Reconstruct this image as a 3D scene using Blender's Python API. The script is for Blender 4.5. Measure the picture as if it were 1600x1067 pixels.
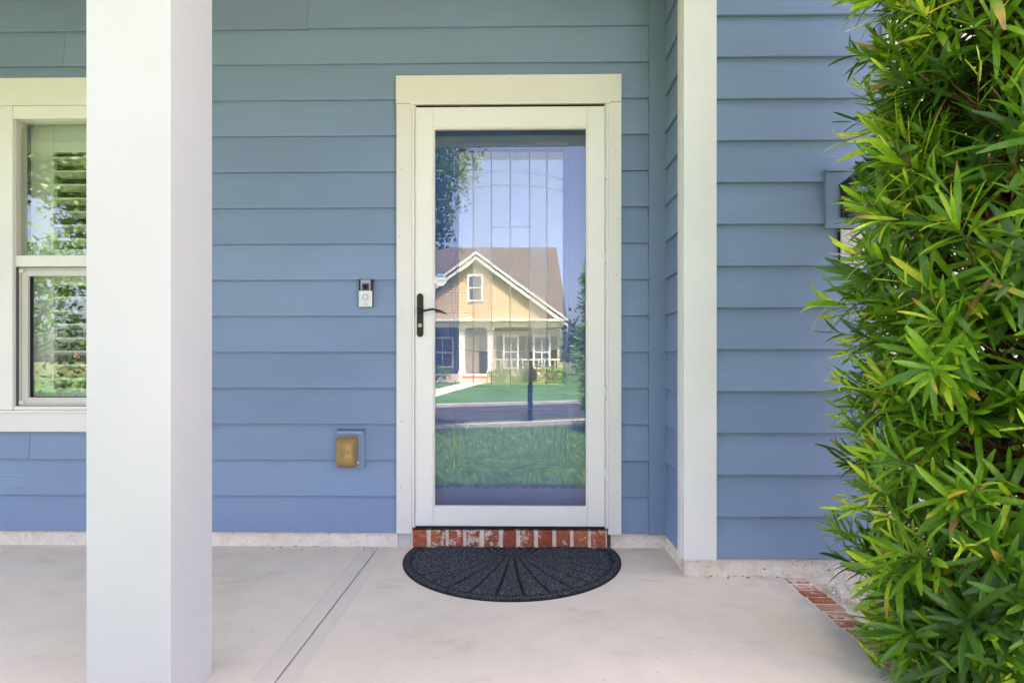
import bpy, bmesh, math, random
from mathutils import Vector, Matrix, noise
R = math.radians
scene = bpy.context.scene
col = scene.collection
for o in list(bpy.data.objects): bpy.data.objects.remove(o)

# ------------------------------------------------------------------ camera, sky, sun, exposure
cam_d = bpy.data.cameras.new('camera'); cam = bpy.data.objects.new('camera', cam_d); col.objects.link(cam)
cam.location = (0.07, -3.02, 0.92); cam.rotation_euler = (R(90), 0, R(1.0))
cam_d.sensor_width = 36; cam_d.lens = 21.6; cam_d.shift_y = 28.5/1600; cam_d.clip_start = .05; cam_d.clip_end = 1500
scene.camera = cam
SUN_EL, SUN_AZ = R(66), R(6)
w = bpy.data.worlds.new('World'); scene.world = w; w.use_nodes = True
nt = w.node_tree; nt.nodes.clear()
sky = nt.nodes.new('ShaderNodeTexSky'); sky.sky_type = 'NISHITA'; sky.sun_disc = False
sky.sun_elevation = SUN_EL; sky.sun_rotation = SUN_AZ; sky.air_density = .32; sky.dust_density = 4.0; sky.ozone_density = .15
bg = nt.nodes.new('ShaderNodeBackground'); bg.inputs[1].default_value = .15
wo = nt.nodes.new('ShaderNodeOutputWorld'); nt.links.new(sky.outputs[0], bg.inputs[0]); nt.links.new(bg.outputs[0], wo.inputs[0])
sd = bpy.data.lights.new('sun', 'SUN'); sd.energy = 3.3; sd.angle = R(.6); sd.color = (1, .95, .88)
so = bpy.data.objects.new('sun', sd); col.objects.link(so)
S = Vector((math.sin(SUN_AZ)*math.cos(SUN_EL), math.cos(SUN_AZ)*math.cos(SUN_EL), math.sin(SUN_EL)))
so.rotation_euler = S.to_track_quat('Z', 'Y').to_euler(); so.location = (0, 12, 20)
vs = scene.view_settings; vs.view_transform = 'Standard'; vs.look = 'None'; vs.gamma = 1; vs.exposure = 3.6
vs.use_white_balance = True; vs.white_balance_temperature = 7050; vs.white_balance_tint = 22   # camera balanced for open shade
scene.render.engine = 'CYCLES'
scene.cycles.max_bounces = 7; scene.cycles.diffuse_bounces = 4; scene.cycles.transmission_bounces = 4; scene.cycles.transparent_max_bounces = 14; scene.cycles.glossy_bounces = 6

# ------------------------------------------------------------------ materials
def srgb(r, g, b):
    f = lambda c: (c/255/12.92) if c/255 <= .04045 else ((c/255+.055)/1.055)**2.4
    return (f(r), f(g), f(b), 1)
class NT:
    """small node-tree helper"""
    def __init__(s, name):
        s.m = bpy.data.materials.new(name); s.m.use_nodes = True
        s.t = s.m.node_tree; s.n = s.t.nodes; s.b = s.n['Principled BSDF']; s.out = s.n['Material Output']
    def add(s, kind, **kw):
        n = s.n.new('ShaderNode'+kind)
        for k, v in kw.items():
            if k in n.inputs.keys(): n.inputs[k].default_value = v
            else: setattr(n, k, v)
        return n
    def link(s, a, b): s.t.links.new(a, b)
    def coord(s, scale=(1, 1, 1), which='Object', rnd=0):
        tc = s.add('TexCoord'); mp = s.add('Mapping'); mp.inputs['Scale'].default_value = scale
        s.link(tc.outputs[which], mp.inputs[0])
        if rnd:
            oi = s.add('ObjectInfo'); mu = s.add('Math', operation='MULTIPLY'); mu.inputs[1].default_value = rnd
            s.link(oi.outputs['Random'], mu.inputs[0]); s.link(mu.outputs[0], mp.inputs['Location'])
        return mp.outputs[0]
    def noise(s, vec, scale, detail=4, rough=.55, dist=0):
        n = s.add('TexNoise'); n.inputs['Scale'].default_value = scale; n.inputs['Detail'].default_value = detail
        n.inputs['Roughness'].default_value = rough; n.inputs['Distortion'].default_value = dist
        s.link(vec, n.inputs['Vector']); return n.outputs['Fac']
    def ramp(s, fac, stops):
        r = s.add('ValToRGB'); e = r.color_ramp.elements
        while len(e) < len(stops): e.new(.5)
        for i, (p, c) in enumerate(stops): e[i].position = p; e[i].color = c if len(c) == 4 else (*c, 1)
        s.link(fac, r.inputs[0]); return r.outputs[0]
    def mix(s, fac, a, b, mode='MIX'):
        m = s.add('Mix', data_type='RGBA', blend_type=mode)
        for i, v in ((0, fac), (6, a), (7, b)):
            if hasattr(v, 'is_linked'): s.link(v, m.inputs[i])
            else: m.inputs[i].default_value = v
        return m.outputs[2]
    def bump(s, h, dist=.002, strength=1, prev=None):
        b = s.add('Bump'); b.inputs['Strength'].default_value = strength; b.inputs['Distance'].default_value = dist
        s.link(h, b.inputs['Height'])
        if prev: s.link(prev, b.inputs['Normal'])
        s.link(b.outputs[0], s.b.inputs['Normal']); return b.outputs[0]
    def base(s, c, rough=.6, spec=.5, metal=0):
        if hasattr(c, 'is_linked'): s.link(c, s.b.inputs['Base Color'])
        else: s.b.inputs['Base Color'].default_value = c
        s.b.inputs['Roughness'].default_value = rough; s.b.inputs['Specular IOR Level'].default_value = spec
        s.b.inputs['Metallic'].default_value = metal
def g(v): return (v, v, v, 1)
M = {}
def simple(name, c, rough=.6, var=.08, scale=6, bump=.0004, bscale=180, spec=.4, metal=0):
    k = NT(name); v = k.coord(rnd=40)
    n = k.noise(v, scale, 4)
    c2 = tuple(x*(1-var*2) for x in c[:3])+(1,); c3 = tuple(min(1, x*(1+var)) for x in c[:3])+(1,)
    k.base(k.ramp(n, [(.3, c2), (.7, c3)]), rough, spec, metal)
    if bump: k.bump(k.noise(v, bscale, 3), bump, .6)
    M[name] = k.m; return k.m
def siding(name, c):
    k = NT(name)
    v = k.coord((.35, 1, 5.5), rnd=57)            # stretched along the plank
    big = k.noise(v, 2.2, 2, .5, .4)
    wv = k.add('Math', operation='MULTIPLY'); wv.inputs[1].default_value = 95; k.link(big, wv.inputs[0])
    sn = k.add('Math', operation='SINE'); k.link(wv.outputs[0], sn.inputs[0])
    ab = k.add('MapRange'); ab.inputs['From Min'].default_value = -1; k.link(sn.outputs[0], ab.inputs[0])
    v2 = k.coord((3, 40, 55), rnd=31); fine = k.noise(v2, 9, 4, .6)
    am = k.noise(k.coord((.8, 1, 2), rnd=11), 3, 2); am2 = k.ramp(am, [(.35, g(0)), (.65, g(1))])
    gr = k.mix(am2, g(.5), ab.outputs[0])
    h = k.mix(.28, gr, fine)
    oi = k.add('ObjectInfo')
    tint = k.ramp(oi.outputs['Random'], [(0, g(.93)), (1, g(1.06))])
    mott = k.ramp(k.noise(k.coord((.6, 1, 1.5), rnd=20), 2.2, 3), [(.3, g(.94)), (.7, g(1.05))])
    cc = k.mix(1.0, k.mix(1.0, c, tint, 'MULTIPLY'), mott, 'MULTIPLY')
    k.base(cc, .52, .38); k.bump(h, .0011, .62)
    M[name] = k.m; return k.m
BLUE = srgb(119, 140, 169)
siding('siding_blue', BLUE)
simple('trim_blue', BLUE, .5, .03, 3, .0003, 220)
simple('door_blue', srgb(45, 90, 152), .38, .03, 3, .0002, 300)
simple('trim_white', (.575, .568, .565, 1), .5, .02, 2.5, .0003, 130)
simple('corner_white_lifted', (.76, .75, .735, 1), .5, .02, 2.5, .0003, 130)  # trim white lifted, making up in colour for dim light at the corner
simple('trim_cream', (.73, .70, .66, 1), .48, .025, 2.5, .0002, 160)
simple('storm_white', (.78, .76, .72, 1), .36, .02, 3, .0001, 200)
simple('vinyl_white', (.76, .735, .69, 1), .38, .02, 3, .0001, 200)
simple('sash_taupe', (.52, .48, .42, 1), .5, .03, 3, .0001, 200)
simple('sash_shaded', (.62, .59, .54, 1), .5, .03, 3, .0001, 200)  # sash white toned down, putting its shade into the colour
simple('shutter_white', (.60, .59, .55, 1), .4, .02, 3, .0001, 200)
simple('black_metal', (.018, .017, .017, 1), .42, .1, 10, .0002, 300, metal=.2)
simple('black_rubber', (.012, .012, .013, 1), .8, .1, 10)
simple('brass', (.62, .56, .42, 1), .3, .05, 20, 0, metal=.9)
simple('ceiling_white', (.80, .80, .78, 1), .7, .03, 2)
simple('mortar', (.80, .67, .53, 1), .95, .12, 25, .0016, 160)
simple('joint_grout', (.24, .22, .20, 1), .9, .1, 12)
simple('joint_seal', (.12, .115, .11, 1), .9, .1, 12)
simple('roof_shingle', (.16, .135, .12, 1), .95, .25, 9, .006, 30)
simple('asphalt', (.034, .035, .038, 1), .9, .15, 1.5, .003, 60)
simple('kerb_concrete', (.55, .53, .49, 1), .9, .1, 2, .002, 40)
simple('kerb_stone', (.36, .345, .32, 1), .9, .12, 2, .002, 40)
simple('path_concrete', (.62, .5, .42, 1), .9, .08, 2, .002, 40)
simple('bark', (.16, .095, .06, 1), .95, .35, 30, .004, 60)
simple('twig_brown', (.15, .085, .04, 1), .85, .3, 40, .001, 120)
simple('branch_bark', (.26, .13, .06, 1), .9, .35, 40, .002, 90)
simple('tree_bark', (.13, .1, .075, 1), .95, .3, 8, .01, 20)
simple('neighbour_siding', (.37, .285, .17, 1), .7, .05, 1)
simple('neighbour_roof', (.07, .06, .057, 1), .95, .25, 9, .006, 30)
simple('neighbour_white', (.55, .53, .49, 1), .6, .03, 1)
simple('neighbour_blue', (.12, .17, .28, 1), .5, .05, 1)
simple('neighbour_glass', (.05, .07, .09, 1), .06, .05, 1, 0)
simple('room_dark', (.10, .095, .085, 1), .9, .05, 2)
simple('room_light', (.55, .52, .46, 1), .9, .05, 2)
simple('bell_silver', (.70, .71, .72, 1), .32, .02, 20, 0, metal=.35)
simple('bell_black', (.01, .01, .012, 1), .12, .02, 20, 0)
simple('bell_purple', (.075, .02, .13, 1), .15, .02, 20, 0)
simple('bell_grey', (.30, .31, .33, 1), .3, .02, 20, 0)
simple('sticker_white', (.78, .80, .80, 1), .5, .02, 20, 0)
simple('sticker_blue', (.12, .38, .70, 1), .5, .02, 20, 0)
simple('sticker_grey', (.30, .31, .31, 1), .5, .02, 20, 0)
simple('nail_mark', (.20, .17, .13, 1), .9, .02, 20, 0)
simple('shell_white', (.82, .79, .73, 1), .6, .08, 60, .0008, 300)
simple('shell_cream', (.80, .70, .57, 1), .8, .1, 60, .0015, 300)
simple('shell_dark', (.20, .16, .12, 1), .8, .3, 60, .0008, 300)
simple('flower_pink', (.75, .10, .18, 1), .6, .1, 20, 0)
simple('mulch', (.085, .05, .033, 1), .95, .5, 14, .03, 40)

def concrete():
    k = NT('porch_concrete'); v = k.coord()
    a = k.noise(v, 1.1, 5, .6); b = k.noise(v, 9, 5, .65); c = k.noise(v, 330, 3, .7)
    vb = k.coord((1.6, 22, 1)); br = k.noise(vb, 9, 3, .6)
    c0 = k.ramp(a, [(.28, (.645, .57, .46)), (.55, (.705, .63, .515)), (.8, (.745, .67, .55))])
    c1 = k.mix(1, c0, k.ramp(b, [(.25, g(.93)), (.5, g(1)), (.8, g(1.03))]), 'MULTIPLY')
    st = k.ramp(k.noise(k.coord((1.4, 3.2, 1)), 1.7, 3, .6, .8), [(.60, g(0)), (.76, g(1))])
    c2 = k.mix(k.mix(1, st, g(.5), 'MULTIPLY'), c1, (.47, .40, .31, 1))
    # hairline damp patches: greyer where the slab meets the brick border
    sx = k.add('SeparateXYZ'); tc = k.add('TexCoord'); k.link(tc.outputs['Object'], sx.inputs[0])
    ad = k.add('Math', operation='MULTIPLY_ADD'); ad.inputs[1].default_value = .30; k.link(b, ad.inputs[0]); k.link(sx.outputs[0], ad.inputs[2])
    edge = k.ramp(ad.outputs[0], [(0, g(0)), (1, g(0))])
    mr = k.add('MapRange'); mr.inputs['From Min'].default_value = 1.215; mr.inputs['From Max'].default_value = 1.36; k.link(ad.outputs[0], mr.inputs[0])
    c3 = k.mix(mr.outputs[0], c2, (.40, .41, .41, 1))
    jx = k.add('Math', operation='ADD'); jx.inputs[1].default_value = .6455; k.link(sx.outputs[0], jx.inputs[0])
    ja = k.add('Math', operation='ABSOLUTE'); k.link(jx.outputs[0], ja.inputs[0])
    jm = k.add('MapRange'); jm.inputs['From Min'].default_value = .0625; jm.inputs['From Max'].default_value = .0595; jm.inputs['To Max'].default_value = .55; k.link(ja.outputs[0], jm.inputs[0])
    c3 = k.mix(jm.outputs[0], c3, (.62, .57, .485, 1))      # the tooled band either side of the joint is smoother and greyer
    pt = k.ramp(k.noise(v, 48, 2, .5), [(.715, g(0)), (.75, g(1))])
    c4 = k.mix(k.mix(1, pt, g(.45), 'MULTIPLY'), c3, (.25, .21, .17, 1))
    k.base(c4, .88, .3)
    p = k.bump(c, .0011, .55); p = k.bump(br, .0012, .45, p)
    M['concrete'] = k.m
concrete()
def tabby():
    k = NT('tabby_stucco'); v = k.coord()
    a = k.noise(v, 14, 5, .6); vo = k.add('TexVoronoi'); vo.inputs['Scale'].default_value = 52; k.link(k.mix(.06, v, k.add('TexNoise').outputs['Color']), vo.inputs['Vector'])
    c0 = k.ramp(a, [(.3, (.76, .65, .51)), (.55, (.85, .76, .64)), (.75, (.89, .82, .72))])
    pit = k.ramp(k.noise(v, 75, 3, .6), [(.28, g(1)), (.36, g(0))])
    c1 = k.mix(pit, c0, (.30, .21, .14, 1))
    sh = k.ramp(vo.outputs['Color'], [(.70, g(0)), (.78, g(1))])
    c2 = k.mix(k.mix(1, sh, g(.6), 'MULTIPLY'), c1, (.80, .76, .69, 1))
    k.base(c2, .93, .3)
    p = k.bump(vo.outputs['Distance'], .005, .5); p = k.bump(k.noise(v, 60, 5, .7), .005, .8, p)
    M['tabby'] = k.m
tabby()
def brick_mat(name, lo, mid, hi, dust):
    k = NT(name); v = k.coord(rnd=77)
    oi = k.add('ObjectInfo')
    base = k.ramp(oi.outputs['Random'], [(0, lo), (.35, mid), (.7, hi), (1, lo)])
    c0 = k.mix(1, base, k.ramp(k.noise(v, 45, 5, .7), [(.3, g(.6)), (.7, g(1.25))]), 'MULTIPLY')
    rd = k.add('MapRange'); rd.inputs['To Min'].default_value = .44; rd.inputs['To Max'].default_value = .63
    mu = k.add('Math', operation='FRACT'); m2 = k.add('Math', operation='MULTIPLY'); m2.inputs[1].default_value = 7.31
    k.link(oi.outputs['Random'], m2.inputs[0]); k.link(m2.outputs[0], mu.inputs[0]); k.link(mu.outputs[0], rd.inputs[0])
    nz = k.noise(v, 26, 6, .72, .4)
    sb = k.add('Math', operation='SUBTRACT'); k.link(nz, sb.inputs[0]); k.link(rd.outputs[0], sb.inputs[1])
    dm = k.ramp(sb.outputs[0], [(0, g(0)), (.07, g(1))])
    k.base(k.mix(k.mix(1, dm, g(dust), 'MULTIPLY'), c0, (.66, .55, .46, 1)), .92, .25)
    k.bump(k.noise(v, 110, 5, .7), .003, .7)
    M[name] = k.m
brick_mat('step_brick', (.42, .11, .055), (.31, .075, .042), (.50, .16, .08), .9)
brick_mat('edge_brick', (.42, .20, .125), (.36, .10, .055), (.50, .30, .21), .95)
def carpet():
    k = NT('mat_carpet'); v = k.coord()
    n = k.noise(v, 190, 2, .9); n2 = k.noise(v, 900, 1, .5)
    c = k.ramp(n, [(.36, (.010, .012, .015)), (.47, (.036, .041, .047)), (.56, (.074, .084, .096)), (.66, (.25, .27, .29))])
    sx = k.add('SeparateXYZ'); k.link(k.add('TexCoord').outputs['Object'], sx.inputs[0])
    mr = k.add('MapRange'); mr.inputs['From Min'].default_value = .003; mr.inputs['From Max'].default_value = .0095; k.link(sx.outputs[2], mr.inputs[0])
    c = k.mix(mr.outputs[0], k.mix(1, c, g(.22), 'MULTIPLY'), c)          # dark rubber tone also puts shade into the grooves so ribs read
    k.base(c, .98, .15); k.bump(n2, .003, .9)
    M['carpet'] = k.m
carpet()
def glass(name, ior, tint=(1, 1, 1, 1), rough=0, wob=0, frost=0):
    k = NT(name); k.n.remove(k.b)
    tr = k.add('BsdfTransparent'); tr.inputs[0].default_value = tint
    gl = k.add('BsdfGlossy'); gl.inputs['Roughness'].default_value = rough; gl.inputs[0].default_value = (1, 1, 1, 1)
    fr = k.add('Fresnel'); ge = k.add('NewGeometry'); mr = k.add('MapRange')       # thin pane: same reflectance from both faces
    mr.inputs['To Min'].default_value = ior; mr.inputs['To Max'].default_value = 1/ior
    k.link(ge.outputs['Backfacing'], mr.inputs[0]); k.link(mr.outputs[0], fr.inputs[0])
    mx = k.add('MixShader'); k.link(fr.outputs[0], mx.inputs[0])
    if wob:
        b = k.add('Bump'); b.inputs['Strength'].default_value = wob; b.inputs['Distance'].default_value = .004
        k.link(k.noise(k.coord(rnd=30), 5, 2, .5), b.inputs['Height']); k.link(b.outputs[0], gl.inputs['Normal'])
    src = tr
    if frost:
        df = k.add('BsdfTranslucent'); df.inputs[0].default_value = (.8, .84, .88, 1); d2 = k.add('BsdfDiffuse'); d2.inputs[0].default_value = (.62, .68, .75, 1)
        am = k.add('MixShader'); am.inputs[0].default_value = .5; k.link(df.outputs[0], am.inputs[1]); k.link(d2.outputs[0], am.inputs[2])
        fm = k.add('MixShader'); fm.inputs[0].default_value = frost; k.link(tr.outputs[0], fm.inputs[1]); k.link(am.outputs[0], fm.inputs[2]); src = fm
    k.link(src.outputs[0], mx.inputs[1]); k.link(gl.outputs[0], mx.inputs[2]); k.link(mx.outputs[0], k.out.inputs[0])
    M[name] = k.m
glass('storm_glass', 1.7, (.96, .98, .97, 1))
glass('window_glass', 1.85, (.93, .98, .93, 1))
glass('lite_glass', 2.05, (.9, .95, .95, 1), 0, .03, .22)
glass('lite_textured', 2.0, (.9, .95, .95, 1), .10, .35, .36)
glass('lantern_glass', 1.5, (.9, .9, .9, 1))
def plastic_cover():
    k = NT('bronze_cover'); v = k.coord()
    k.base(k.ramp(k.noise(v, 40, 3), [(.3, (.58, .40, .17)), (.7, (.70, .50, .24))]), .25, .5)
    k.b.inputs['IOR'].default_value = 1.45
    tr = k.add('BsdfTransparent'); tr.inputs[0].default_value = (.88, .72, .45, 1)
    mx = k.add('MixShader'); mx.inputs[0].default_value = .62
    k.link(k.b.outputs[0], mx.inputs[1]); k.link(tr.outputs[0], mx.inputs[2]); k.link(mx.outputs[0], k.out.inputs[0])
    M['bronze_cover'] = k.m
plastic_cover()
def leafmat(name, trans=.35, rough=.34, noise_s=50):
    k = NT(name)
    at = k.add('Attribute', attribute_name='tint')
    c = k.mix(1, at.outputs['Color'], k.ramp(k.noise(k.coord(), noise_s, 2), [(.3, g(.82)), (.7, g(1.15))]), 'MULTIPLY')
    k.base(c, rough, .45)
    tl = k.add('BsdfTranslucent')
    c2 = k.mix(1, c, (1.25, 1.3, .55, 1), 'MULTIPLY'); k.link(c2, tl.inputs[0])
    mx = k.add('MixShader'); mx.inputs[0].default_value = trans
    k.link(k.b.outputs[0], mx.inputs[1]); k.link(tl.outputs[0], mx.inputs[2]); k.link(mx.outputs[0], k.out.inputs[0])
    M[name] = k.m
leafmat('shrub_leaf'); leafmat('tree_leaf', .3, .5, 3)
def lawnmat():
    k = NT('lawn'); v = k.coord()
    c = k.ramp(k.noise(v, .6, 5), [(.3, (.090, .118, .050)), (.7, (.135, .165, .070))])
    c2 = k.mix(1, c, k.ramp(k.noise(v, 60, 3), [(.3, g(.6)), (.7, g(1.3))]), 'MULTIPLY')
    k.base(c2, .9, .2); k.bump(k.noise(v, 45, 4), .05, .8); M['lawn'] = k.m
lawnmat()

# ------------------------------------------------------------------ mesh helpers
def link(name, me, mat, parent=None, loc=None):
    o = bpy.data.objects.new(name, me); col.objects.link(o)
    if mat is not None and not me.materials: me.materials.append(M[mat])
    if parent: o.parent = parent
    if loc: o.location = loc
    return o
def tag(o, label=None, cat=None, group=None, kind=None):
    if label: o['label'] = label
    if cat: o['category'] = cat
    if group: o['group'] = group
    if kind: o['kind'] = kind
    return o
def empty(name, loc=(0, 0, 0), parent=None):
    o = bpy.data.objects.new(name, None); col.objects.link(o); o.location = loc; o.empty_display_size = .1
    if parent: o.parent = parent
    return o
def bm_box(bm, x0, x1, y0, y1, z0, z1, bev=0, seg=2):
    r = bmesh.ops.create_cube(bm, size=1)
    for v in r['verts']:
        v.co = Vector((x0+(v.co.x+.5)*(x1-x0), y0+(v.co.y+.5)*(y1-y0), z0+(v.co.z+.5)*(z1-z0)))
    if bev:
        es = list({e for v in r['verts'] for e in v.link_edges})
        bmesh.ops.bevel(bm, geom=es, offset=bev, segments=seg, affect='EDGES', profile=.6)
def mesh_of(bm, name, smooth=False):
    bmesh.ops.recalc_face_normals(bm, faces=bm.faces)
    me = bpy.data.meshes.new(name); bm.to_mesh(me); bm.free()
    if smooth:
        for p in me.polygons: p.use_smooth = True
    return me
def box(name, x0, x1, y0, y1, z0, z1, mat, parent=None, bev=.002, seg=2):
    bm = bmesh.new(); bm_box(bm, x0, x1, y0, y1, z0, z1, bev, seg)
    return link(name, mesh_of(bm, name), mat, parent)
def boxes(name, lst, mat, parent=None, bev=0):
    bm = bmesh.new()
    for b in lst: bm_box(bm, *b, bev=bev)
    return link(name, mesh_of(bm, name), mat, parent)
def poly_prism(pts, depth_axis, a, b):
    """closed outline (list of 2-tuples) extruded along an axis from a to b"""
    def P(p, d):
        return {'y': (p[0], d, p[1]), 'x': (d, p[0], p[1]), 'z': (p[0], p[1], d)}[depth_axis]
    n = len(pts)
    vs = [P(p, a) for p in pts]+[P(p, b) for p in pts]
    fs = [tuple(range(n))[::-1], tuple(range(n, 2*n))]+[(i, (i+1) % n, n+(i+1) % n, n+i) for i in range(n)]
    return vs, fs
def pydata(name, vs, fs, mat, parent=None, smooth=False):
    me = bpy.data.meshes.new(name); me.from_pydata(vs, [], fs)
    bm = bmesh.new(); bm.from_mesh(me); bmesh.ops.recalc_face_normals(bm, faces=bm.faces); bm.to_mesh(me); bm.free()
    if smooth:
        for p in me.polygons: p.use_smooth = True
    return link(name, me, mat, parent)
def prism(name, pts, axis, a, b, mat, parent=None, bev=0):
    vs, fs = poly_prism(pts, axis, a, b)
    o = pydata(name, vs, fs, mat, parent)
    if bev:
        bm = bmesh.new(); bm.from_mesh(o.data)
        bmesh.ops.bevel(bm, geom=bm.edges[:], offset=bev, segments=2, affect='EDGES'); bm.to_mesh(o.data); bm.free()
    return o
def tube_data(pts, radii, sides=8, vs=None, fs=None, cap=True):
    vs = [] if vs is None else vs; fs = [] if fs is None else fs
    pts = [Vector(p) for p in pts]; base = len(vs); up = Vector((.13, .21, .97)); n = len(pts)
    for i, p in enumerate(pts):
        t = (pts[min(i+1, n-1)]-pts[max(i-1, 0)]).normalized()
        a = t.cross(up)
        if a.length < .05: a = t.cross(Vector((1, 0, 0)))
        a.normalize(); b = t.cross(a)
        r = radii[i] if hasattr(radii, '__len__') else radii
        for k in range(sides):
            an = 2*math.pi*k/sides; vs.append(p+a*math.cos(an)*r+b*math.sin(an)*r)
    for i in range(n-1):
        for k in range(sides):
            q = base+i*sides
            fs.append((q+k, q+(k+1) % sides, q+sides+(k+1) % sides, q+sides+k))
    if cap:
        fs.append(tuple(base+k for k in range(sides))[::-1]); fs.append(tuple(base+(n-1)*sides+k for k in range(sides)))
    return vs, fs
def tube(name, pts, radii, mat, parent=None, sides=10):
    vs, fs = tube_data(pts, radii, sides); return pydata(name, vs, fs, mat, parent, True)
def disc(name, c, r, y0, y1, mat, parent=None, n=24):
    return prism(name, [(c[0]+r*math.cos(2*math.pi*i/n), c[1]+r*math.sin(2*math.pi*i/n)) for i in range(n)], 'y', y0, y1, mat, parent)

# ------------------------------------------------------------------ ground, street
GZ = -.35
def sheet(name, pts, z, mat): return tag(pydata(name, [(x, y, z) for x, y in pts], [tuple(range(len(pts)))], mat), kind='structure')
ground = sheet('ground', [(-300, -320), (300, -320), (300, 200), (-300, 200)], GZ, 'lawn')
def strip(name, y_at0, width, z, mat, th=0):
    k = -.40; L = 90
    pts = [(-L, y_at0+k*-L), (L, y_at0+k*L), (L, y_at0+k*L-width), (-L, y_at0+k*-L-width)]
    if th:
        vs, fs = poly_prism(pts, 'z', z, z+th); return tag(pydata(name, vs, fs, mat), kind='structure')
    return sheet(name, pts, z, mat)
strip('road', -10.1, 4.1, GZ+.006, 'asphalt')
strip('kerb', -8.75, .22, GZ-.05, 'kerb_stone', .12)
strip('kerb', -14.2, .30, GZ-.05, 'kerb_stone', .13)
tag(pydata('planting_bed', *poly_prism([(1.275, -.36), (4.6, -.36), (4.6, -.9), (2.3, -2.0), (1.2, -2.3), (-4.6, -2.3), (-4.6, -1.55), (1.275, -1.55)], 'z', GZ-.02, GZ+.04), 'mulch'), kind='structure')
tag(pydata('driveway', *poly_prism([(1.9, -2.35), (4.7, -.4), (4.7, -11.3), (1.9, -10.4)], 'z', GZ-.05, GZ+.012), 'kerb_concrete'), kind='structure')

simple('far_turf', (.055, .15, .03, 1), .95, .2, .8, .05, 30)
sheet('neighbour_lawn', [(-30, -2.65), (30, -26.65), (30, -60), (-30, -60)], GZ+.005, 'far_turf')
# ------------------------------------------------------------------ the house
house = tag(empty('house', (0, 0, 0)), 'blue lap-sided house with cream trim and covered concrete porch', 'house')
EXPO = .1765
W2 = -.385
plank_cache = {}
def plank(parent, x0, x1, z, wall):
    L = round(x1-x0, 4)
    if L not in plank_cache:
        pr = [(-.0235, .0010), (-.0243, .0035), (-.0092, EXPO), (-.0070, EXPO+.03), (-.0002, EXPO+.03), (-.0090, 0), (-.0223, 0)]
        vs, fs = poly_prism(pr, 'x', 0, L)
        me = bpy.data.meshes.new('plank'); me.from_pydata(vs, [], fs)
        bm = bmesh.new(); bm.from_mesh(me); bmesh.ops.recalc_face_normals(bm, faces=bm.faces); bm.to_mesh(me); bm.free()
        me.materials.append(M['siding_blue']); plank_cache[L] = me
    o = bpy.data.objects.new('plank', plank_cache[L]); col.objects.link(o); o.parent = parent
    if wall == 'W1': o.location = (x0, 0, z)
    elif wall == 'W2': o.location = (x0, W2, z)
    else: o.location = (.78, x1, z); o.rotation_euler = (0, 0, R(-90))   # return wall: runs along y
    return o
rp = random.Random(5)
# front wall (with door and window openings)
front = boxes('front_wall', [(-4.6, -2.45, 0, .12, 0, 2.95), (-2.45, -1.6, 0, .12, 0, .66), (-2.45, -1.6, 0, .12, 2.12, 2.95), (-1.6, -.47, 0, .12, 0, 2.95), (-.47, .486, 0, .12, 2.17, 2.95), (.486, .90, 0, .12, 0, 2.95)], 'room_dark', house)
for k in range(16):
    z = .075+EXPO*k; top = z+EXPO
    segs = []
    if top < .667: segs = [(-4.6, -.545)]
    elif z < 2.15: segs = [(-4.6, -2.535), (-1.52, -.545)]
    else: segs = [(-4.6, .682)]
    if z < 2.15: segs.append((.545, .682))
    cut = {2: -2.372, 14: -.985, 0: -3.3, 12: -2.9, 13: -2.2, 15: -1.7}.get(k)
    for a, b in segs:
        if cut and a < cut < b-.2:
            dz = .004 if k == 14 else 0
            plank(front, a, cut-.001, z-dz, 'W1'); plank(front, cut+.001, b, z, 'W1')
        else: plank(front, a, b, z, 'W1')
box('inside_corner_board', .683, .7795, -.0300, -.001, .07, 2.795, 'trim_blue', house, .0015)
box('return_wall', .78, .90, W2+.001, -.001, 0, 2.95, 'room_dark', house, 0)
ret = house.children[-1]
for k in range(16): plank(ret, -.325, -.0303, .075+EXPO*k, 'RET')
garage = boxes('garage_wall', [(.78, 1.64, W2, W2+.12, .0, 3.05), (1.64, 4.2, W2, W2+.12, 2.2, 3.05), (4.2, 4.8, W2, W2+.12, 0, 3.05)], 'room_dark', house)
for k in range(17):
    z = .08+EXPO*k
    plank(garage, .884, 1.60 if z < 2.2 else 4.8, z, 'W2')
    if z < 2.2: plank(garage, 4.25, 4.8, z, 'W2')
# white corner board: front leaf and side leaf with a small reveal
box('corner_board', .748, .887, -.4185, -.386, .076, 3.0, 'corner_white_lifted', house, .002)
prism('corner_board', [(.7445, -.3860), (.7445, -.3305), (.752, -.326), (.779, -.326), (.779, -.386)], 'z', .072, 3.0, 'corner_white_lifted', house)
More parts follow.
